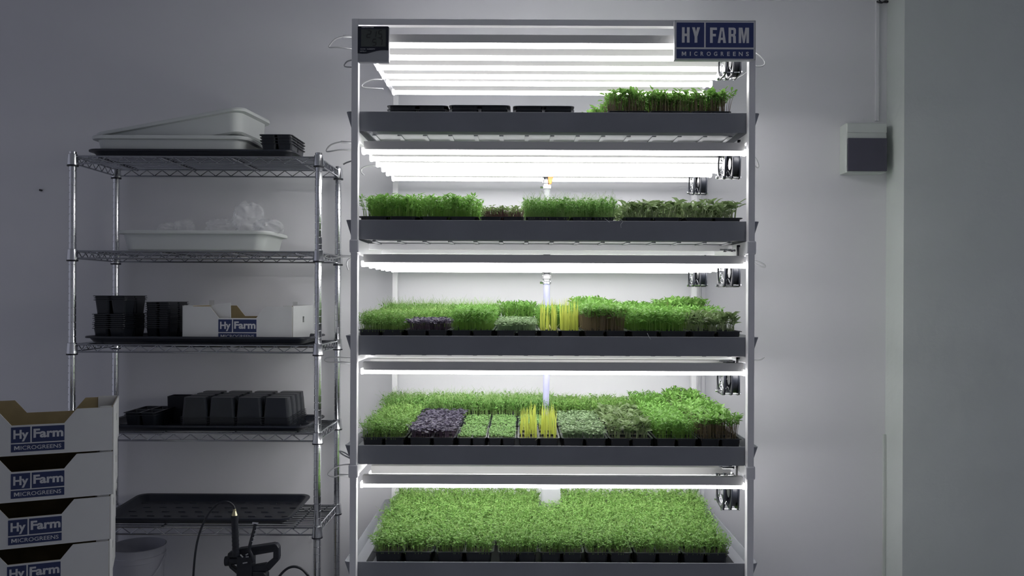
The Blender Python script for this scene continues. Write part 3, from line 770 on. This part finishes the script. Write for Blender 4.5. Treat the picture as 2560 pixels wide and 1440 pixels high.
# big black trays on the shelves
def big_tray(x0, x1, y0, y1, z, h, label, ribs=True, rot=None):
    w_, d_ = x1 - x0, y1 - y0; t = thing('drip_tray', label, 'tray', ((x0 + x1) / 2, (y0 + y1) / 2, z), 'large black trays on the wire shelving')
    s = .024
    MB().rrloft([(w_ - 2 * s - .02, d_ - 2 * s - .02, .02, 0), (w_ - 2 * s, d_ - 2 * s, .028, .004), (w_ - .024, d_ - .024, .035, h - .008), (w_, d_, .04, h - .007), (w_, d_, .04, h - .002), (w_ - .006, d_ - .006, .038, h),
                 (w_ - .026, d_ - .026, .035, h - .002), (w_ - 2 * s - .004, d_ - 2 * s - .004, .028, .006), (w_ - 2 * s - .02, d_ - 2 * s - .02, .02, .003)], n=6).build('tray_body', BLACKT, t, smooth=True, loc=(0, 0, 0))
    if ribs:
        m = MB()
        nx = int(w_ / .062); ny = 5
        for i in range(nx):
            for j in range(ny):
                cx = -w_ / 2 + .06 + i * (w_ - .12) / (nx - 1) + (.015 if j % 2 else -.015); cy = -d_ / 2 + .055 + j * (d_ - .11) / (ny - 1)
                m.rrloft([(.030, .007, .003, .003), (.026, .004, .0018, .0060)], n=2, cx=cx, cy=cy)
        m.build('drainage_ribs', BLACKT, t, loc=(0, 0, 0))
    if rot: t.rotation_euler = rot
    return t
def pz(x): return at(x, 738, 2.95)
DZ = .0028
big_tray(at(216, 377, 2.95).x, at(736, 377, 2.95).x, 2.935, 3.21, SHZ[0] + DZ, .026, 'shallow black tray under the white bins on the top wire shelf')
big_tray(at(207, 848, 2.95).x, -.748, 2.935, 3.22, SHZ[2] + DZ, .027, 'shallow black tray holding a printed box on the middle wire shelf')
big_tray(at(232, 1070, 2.95).x, at(757, 1070, 2.96).x + .022, 2.94, 3.23, SHZ[3] + DZ, .024, 'shallow black tray under upturned seed trays on the fourth wire shelf')
x0 = at(250, 1299, 2.95).x; x1 = at(716, 1299, 2.95).x
big_tray(x0, x1 + .014, 2.94, 3.262, SHZ[4] + DZ + .0042, .028, 'empty black tray with ribbed bottom on the lowest wire shelf', rot=(R(2.2), 0, 0))

# pale bins
def make_bin(w_, d_, h_, label, loc, rot):
    t = thing('storage_bin', label, 'bin', loc, 'pale plastic bins on the wire shelving')
    MB().rrloft([(w_ - .075, d_ - .06, .03, 0), (w_ - .06, d_ - .045, .036, .006), (w_ - .036, d_ - .03, .04, h_ - .014), (w_ - .004, d_ - .004, .045, h_ - .012), (w_, d_, .046, h_ - .006), (w_ - .004, d_ - .004, .045, h_),
                 (w_ - .038, d_ - .034, .04, h_ - .003), (w_ - .064, d_ - .05, .034, .008), (w_ - .078, d_ - .064, .03, .004)], n=7).build('bin_body', BINM, t, smooth=True, loc=(0, 0, 0))
    t.rotation_euler = rot
    return t
xa = at(219, 336, 2.95).x; xb = at(618, 336, 2.95).x
make_bin(xb - xa, .26, .069, 'flat pale plastic bin on the top wire shelf, the lower of two', ((xa + xb) / 2, 3.075, SHZ[0] + DZ + .0072), (0, 0, 0))
make_bin(.575, .285, .085, 'tilted pale plastic bin resting in another bin on the top shelf', (-1.243, 3.105, SHZ[0] + DZ + .051), (0, R(-8.8), R(-6.5)))
xa = at(283, 576, 2.95).x; xb = at(672, 576, 2.95).x
make_bin(xb - xa, .285, .074, 'pale plastic bin holding clear film on the second wire shelf', ((xa + xb) / 2, 3.088, SHZ[1] + DZ), (0, 0, 0))
# clear film in the bin
def film(label, c, s, seed):
    rnd = random.Random(seed); m = MB(); nu, nv = 26, 16
    ph = [(rv(rnd, -1, 1) * rnd.uniform(3, 9), rnd.uniform(0, 6)) for _ in range(9)]
    loops = []
    for j in range(nv + 1):
        th_ = PI * (j + .02) / (nv + .04); L_ = []
        for i in range(nu):
            a_ = 2 * PI * i / nu; d = Vector((math.sin(th_) * math.cos(a_), math.sin(th_) * math.sin(a_), math.cos(th_)))
            q = 1 + sum(.11 * abs(math.sin(d.dot(k_) + p_)) for k_, p_ in ph) - .45
            L_.append((c[0] + d.x * q * s[0], c[1] + d.y * q * s[1], max(c[2] + d.z * q * s[2], SHZ[1] + .05)))
        loops.append(L_)
    m.loft(loops)
    one('plastic_bag', m, BAG, label, 'plastic bag', 'clear plastic bags in the bin', loc=c)
for label, px, py, sz_b, seed in (('tall crumpled clear bag sticking up from the white bin', 622, 548, (.048, .05, .052), 4), ('low crumpled clear bag at the right end of the bin', 672, 568, (.045, .05, .026), 5),
                                ('rounded clear bag in the middle of the white bin', 556, 566, (.045, .05, .024), 6), ('small clear bag with dark fold left of the bin middle', 462, 567, (.030, .04, .022), 7),
                                ('smallest clear bag at the left in the white bin', 420, 570, (.026, .04, .016), 8)):
    p = at(px, py, 3.05); film(label, (p.x, p.y, p.z), sz_b, seed)

# nested empty trays
smm = cell_tray_mesh('small_tray', .120, .185, .050, 2, 2)
def nested(n, x, y, ztop, step, where, rot=0, me=None, sc=(1, 1, 1)):
    for i in range(n):
        nm = ('topmost' if i == 0 else 'lowest' if i == n - 1 else ORD[i] + ' from top')
        rz = rot + (((i * 37) % 7) - 3) * .004
        o = empty_tray((x + (((i * 53) % 5) - 2) * .0006, y, ztop - i * step), (0, 0, rz), 'black seed tray, %s of the %s' % (nm, where), where, me or smm); o.scale = sc
zt0 = SHZ[0] + DZ + .0035
nested(4, (at(645, 350, 2.97).x + at(733, 350, 2.97).x) / 2, 3.065, zt0 + .0105 * 3 + .001, .0105, 'nested stack beside the pale bins')
zt3 = SHZ[2] + DZ + .0035
xa = (at(228, 800, 2.97).x + at(310, 800, 2.97).x) / 2
nested(8, xa, 3.064, zt3 + .0072 * 7 + .001, .0072, 'left stack below on the middle wire shelf')
nested(3, xa + .003, 3.064, zt3 + .0072 * 7 + .052, .0072, 'trio crowning the left middle-shelf stack', rot=.02, sc=(1, 1, 1.3))
nested(13, -1.331, 3.135, zt3 + .0078 * 12 + .001, .0078, 'right stack on the middle wire shelf', sc=(.78, 1, 1))
zt4 = SHZ[3] + DZ + .0035
nested(2, (at(301, 1050, 2.97).x + at(388, 1050, 2.97).x) / 2, 3.075, zt4 + .009, .008, 'pair left on the fourth wire shelf')
p = at(440, 836, 3.17)
one('black_box', MB().rrloft([(.062, .05, .004, zt3), (.064, .052, .004, at(430, 829, 3.17).z)], cx=p.x, cy=3.18), BLACKP, 'low black box between tray stack and printed box', 'box')
p = at(450, 992, 3.16)
one('black_crate', MB().rrloft([(.085, .06, .006, zt4), (.09, .065, .006, p.z + .003), (.084, .06, .005, p.z + .003), (.082, .058, .005, zt4 + .004)], cx=p.x - .0, cy=3.18), BLACKP, 'plain black crate behind the upturned cell trays', 'crate')
# upturned 4 x 4 cell trays
inv = cell_tray_mesh('inverted_tray', .392, .236, .071, 4, 4, gap=.009, taper=.89, lip=.004, invert=True)
xc = (at(445, 1040, 2.97).x + at(716, 1040, 2.97).x) / 2 + .008
for i in range(8):
    o = empty_tray((xc + (((i * 31) % 5) - 2) * .0008, 3.095, zt4 + .0062 * (7 - i)), (0, 0, (((i * 17) % 5) - 2) * .002), 'upside-down sixteen-cell black tray, %s of the fourth shelf stack' % ('topmost' if i == 0 else 'lowest' if i == 7 else ORD[i] + ' from top'), 'upturned cell trays', inv)
    o.name = 'cell_tray'

# ------------------------------------------------------------------ printed cardboard boxes
def make_box():
    t = thing('cardboard_box', 'x', 'box', (0, 0, 0), 'printed cardboard boxes')
    W2, D2, H, T = .195, .145, .1325, .003
    def panel(y0, y1, name, m_, notch=True):
        nb, nt_, zn = .067, .100, .0885
        b = MB()
        b.box(-W2, -nt_, y0, y1, .001, H - .003); b.box(nt_, W2, y0, y1, .001, H - .003); b.box(-nt_, nt_, y0, y1, .001, zn)
        b.prism([(-nt_, zn), (-nb, zn), (-nt_ + .006, H - .010), (-nt_, H - .003)], y0, y1, 'y'); b.prism([(nt_, zn), (nt_, H - .003), (nt_ - .006, H - .010), (nb, zn)], y0, y1, 'y')
        return b.build(name, m_, t)
    f = panel(-D2, -D2 + T, 'front_panel', CARD)
    panel(-D2 + T + .0003, -D2 + T + .0018, 'front_lining', KRAFT)
    panel(D2 - T, D2, 'back_panel', CARD)
    panel(D2 - T - .0018, D2 - T - .0003, 'back_lining', KRAFT)
    MB().box(-W2, W2, -D2 + T + .002, D2 - T - .002, 0, .003).build('bottom', KRAFT, t)
    for s in (-1, 1):
        b = MB(); x0, x1 = (W2 + .0005, W2 + .0035) if s > 0 else (-W2 - .0035, -W2 - .0005)
        hy, hz0, hz1 = .012, .070, .092
        b.box(x0, x1, -D2 + .004, -hy, .0, H).box(x0, x1, hy, D2 - .004, 0, H).box(x0, x1, -hy, hy, 0, hz0).box(x0, x1, -hy, hy, hz1, H)
        b.build('side_panel', CARD, t)
        x0, x1 = (W2 - .0022, W2 + .0002) if s > 0 else (-W2 - .0002, -W2 + .0022)
        MB().box(x0, x1, -D2 + .006, D2 - .006, .003, .068).box(x0, x1, -D2 + .006, D2 - .006, .094, H - .002).build('side_lining', KRAFT, t)
        MB().box(s * (W2 - .018) - .016, s * (W2 - .018) + .016, -D2 + T + .002, -D2 + T + .0035, .06, H + .001).build('corner_flap', CARD, t)
        if s > 0: MB().box(s * (W2 - .030) - .028, s * (W2 - .030) + .028, D2 - T - .0035, D2 - T - .002, .06, H + .001).build('corner_flap', CARD, t)
    y = -D2 - .0004; lw = .068
    b = MB(); b.box(-lw, -lw + .0485, y, -D2 + .0002, .038, .0835).box(-lw + .0525, lw, y, -D2 + .0002, .038, .0835).box(-lw, lw, y, -D2 + .0002, .0115, .0345)
    lg = b.build('logo_panels', NAVY, t)
    b = MB()
    put_text(b, 'Hy', -lw + .006, .0415, .038, .034, y - .0003, .035)
    put_text(b, 'Farm', -lw + .0565, .0500, .0765, .0265, y - .0003, .035)
    put_text(b, 'MICROGREENS', -lw + .008, .0175, .120, .0115, y - .0003, .008)
    b.build('logo_lettering', INK, t)
    return t
cb = make_box()
cb['label'] = 'printed white cardboard box on the middle wire shelf'
bx = (at(457, 800, 2.965).x + at(730, 800, 2.965).x) / 2
cb.location = (bx, 2.965 + .1455, zt3 + .0005)
# extra flaps seen in the shelf box only
f0 = MB(); f0.prism([(-.112, .088), (-.112, .128), (-.078, .138), (-.030, .143), (-.028, .086), (-.06, .080)], -.130, -.1285, 'y')
f0.build('loose_flap', CARD, cb, loc=(0, 0, 0))
f0 = MB(); f0.box(.150, .168, .03, .032, .130, .146).box(-.178, -.160, .06, .062, .130, .150); f0.build('lock_tabs', CARD, cb, loc=(0, 0, 0))
KIDS.clear()
proto_kids = None
ANG = R(23)
c = at(95, 1100, 2.42)
nfront = Vector((math.sin(-ANG), 0, 0))
# front centre of the stack -> box centre (front normal turned towards the camera)
cxs = c.x - math.sin(ANG) * .145; cys = c.y + math.cos(ANG) * .145
ztop0 = at(190, 1018, 2.47).z
for i in range(7):
    zb_ = ztop0 - .1325 - i * .1342
    if zb_ < 0: break
    lab = 'printed white cardboard box, %s of the tall stack at left' % (['topmost', 'second from top', 'third from top', 'fourth from top', 'fifth from top', 'sixth from top', 'seventh from top'][i])
    r = cb.copy(); COL.objects.link(r); r.location = (cxs + .0022 * (i % 2) - .004 * i, cys, zb_); r.rotation_euler = (0, 0, ANG + .006 * ((i * 2) % 3)); r['label'] = lab
    for ch in kids(cb):
        if ch.name.startswith('loose') or ch.name.startswith('lock'): continue
        c2 = ch.copy(); COL.objects.link(c2); c2.parent = r
    zlast = zb_
one('pallet', MB().box(cxs - .25, cxs + .22, cys - .2, cys + .2, 0, max(.005, zlast - .001)), KRAFT, 'low brown board under the stack of printed boxes', 'board')

# ------------------------------------------------------------------ bucket
p = at(338, 1372, 3.1); br = at(405, 1400, 3.1).x - p.x
bk = thing('bucket', 'translucent white plastic bucket on the floor under the wire shelving', 'bucket', (p.x, 3.12, 0))
bz = at(338, 1366, 3.1).z
MB().lathe([(br * .80, 0), (br * .82, .004), (br * .94, bz - .05), (br * .99, bz - .048), (br, bz - .03), (br * .97, bz - .028), (br * .98, bz - .004), (br * 1.01, bz), (br * .97, bz + .001), (br * .93, bz - .04), (br * .80, .006)], 40, (p.x, 3.12)).build('bucket_body', BUCK, bk, smooth=True)
MB().tube([(p.x + br * math.cos(a_) * 1.02, 3.12 - br * math.sin(a_) * 1.03, bz - .034 - .11 * math.sin(a_)) for a_ in [PI * i / 10 for i in range(11)]], .0022, 6, sub=2).build('bail_handle', BUCK, bk)

# ------------------------------------------------------------------ garden sprayer
SY = 2.74
def S(px, py, dy=0.0):   # pixels measured in an enlarged crop (6.857x)
    return at(460 + px / 6.857, 1230 + py / 6.857, SY + dy)
tk = S(1130, 1500)
sp = thing('garden_sprayer', 'black pressure sprayer with pump handle, lance and hose on the floor', 'sprayer', (tk.x, SY, 0))
zc = tk.z - .02
MB().lathe([(.06, 0), (.085, .006), (.09, .05), (.09, zc - .10), (.075, zc - .05), (.035, zc - .02), (.033, zc)], 32, (tk.x, SY)).build('tank', BLACKP, sp, smooth=True)
h = MB()
def prism2(pts, y0=-.014, y1=.014):
    h.prism([(S(x, y).x, S(x, y).z) for x, y in pts], SY + y0, SY + y1, 'y')
# D-shaped handle as linked bars
prism2([(770, 1030), (960, 960), (1560, 870), (1570, 1005), (960, 1110), (800, 1100)], -.016, .016)
prism2([(1560, 870), (1610, 885), (1642, 940), (1645, 1130), (1545, 1130), (1548, 1010)], -.014, .014)
prism2([(1645, 1130), (1625, 1175), (1480, 1330), (1395, 1240), (1545, 1115)], -.014, .014)
prism2([(1480, 1330), (1400, 1345), (1180, 1345), (1180, 1255), (1410, 1215)], -.014, .014)
prism2([(770, 1030), (800, 1100), (830, 1250), (940, 1330), (930, 1400), (800, 1290), (745, 1180)], -.012, .012)
h.build('handle', BLACKP, sp, bevel=.003)
g = MB()
for k in range(4):
    a_ = S(985, 985 + 27 * k, -.0165); b_ = S(1560, 900 + 26 * k, -.0165); g.rod(a_, b_, .0016, 6)
g.build('grip_ridges', BLACKP, sp)
MB().rod(S(712, 1185), S(960, 1165), .0135, 16).rod(S(712, 1185), S(780, 1180), .016, 16).build('side_knob', BLACKP, sp, smooth=True)
h = MB(); prism2([(940, 1060), (1200, 1080), (1200, 1500), (930, 1500)], -.022, .022); prism2([(1200, 1330), (1400, 1345), (1435, 1400), (1435, 1500), (1200, 1500)], -.02, .02)
h.build('pump_head', BLACKP, sp, bevel=.004)
lb, lt = S(890, 1090, -.028), S(868, 400, -.028)
g = MB().rod(lb, lt, .0108, 18)
for k in range(9):
    q = lb.lerp(lt, .06 + k * .1); g.rod(q, q + (lt - lb).normalized() * .003, .0116, 18)
q = lb.lerp(lt, .86); g.rod(q, lt, .0122, 18)
g.build('lance_grip', BLACKP, sp, smooth=True)
MB().rod(S(868, 400, -.028), S(868, 325, -.028), .0098, 12, .0055).rod(S(868, 330, -.028), S(862, 290, -.028), .0052, 10).build('brass_fitting', BRASS, sp, smooth=True)
MB().tube([S(868, 300, -.028), S(850, 240, -.028), (S(780, 180, -.03)), S(700, 165, -.032), S(580, 205, -.035), S(450, 330, -.04), S(330, 540, -.045), S(240, 800, -.05), S(190, 1080, -.05), S(160, 1440, -.05), S(150, 1800, -.05), S(300, 2600, -.05), S(800, 2900, -.07)], .0036, 10).build('hose', BLACKP, sp, smooth=True)
g = MB()
LV = [S(1222, 545, -.03), S(1205, 640, -.03), S(1160, 800, -.03), S(1120, 980, -.03), S(1160, 1080, -.03), S(1195, 1200, -.03)]
g.tube(LV, .0055, 8, sub=4)
g.build('trigger_rod', BLACKP, sp, smooth=True)
g = MB().rod(S(1175, 532, -.03), S(1270, 540, -.03), .0042, 10)
for k in range(5): q = S(1232 - 18 * k, 600 + 62 * k, -.034); g.rod(q, q + Vector((.009, 0, .001)), .0014, 6)
g.build('rod_tip', CHROME, sp)
g = MB()
for (x, y, x2, y2) in ((965, 1075, 1010, 1120), (1060, 1080, 1095, 1060), (1060, 1112, 1105, 1110), (1010, 1222, 1085, 1208)):
    g.rod(S(x, y, -.024), S(x2, y2, -.024), .0022, 6)
g.build('metal_clips', GREYP, sp)
MB().tube([S(1500, 1900), S(1560, 1600), S(1640, 1440), S(1760, 1320), S(1880, 1280), S(2000, 1310), S(2090, 1390), S(2140, 1480), S(2200, 1800), S(2100, 2500, -.02), S(1500, 2700, -.02)], .0042, 10).build('spare_hose', BLACKP, sp, smooth=True)
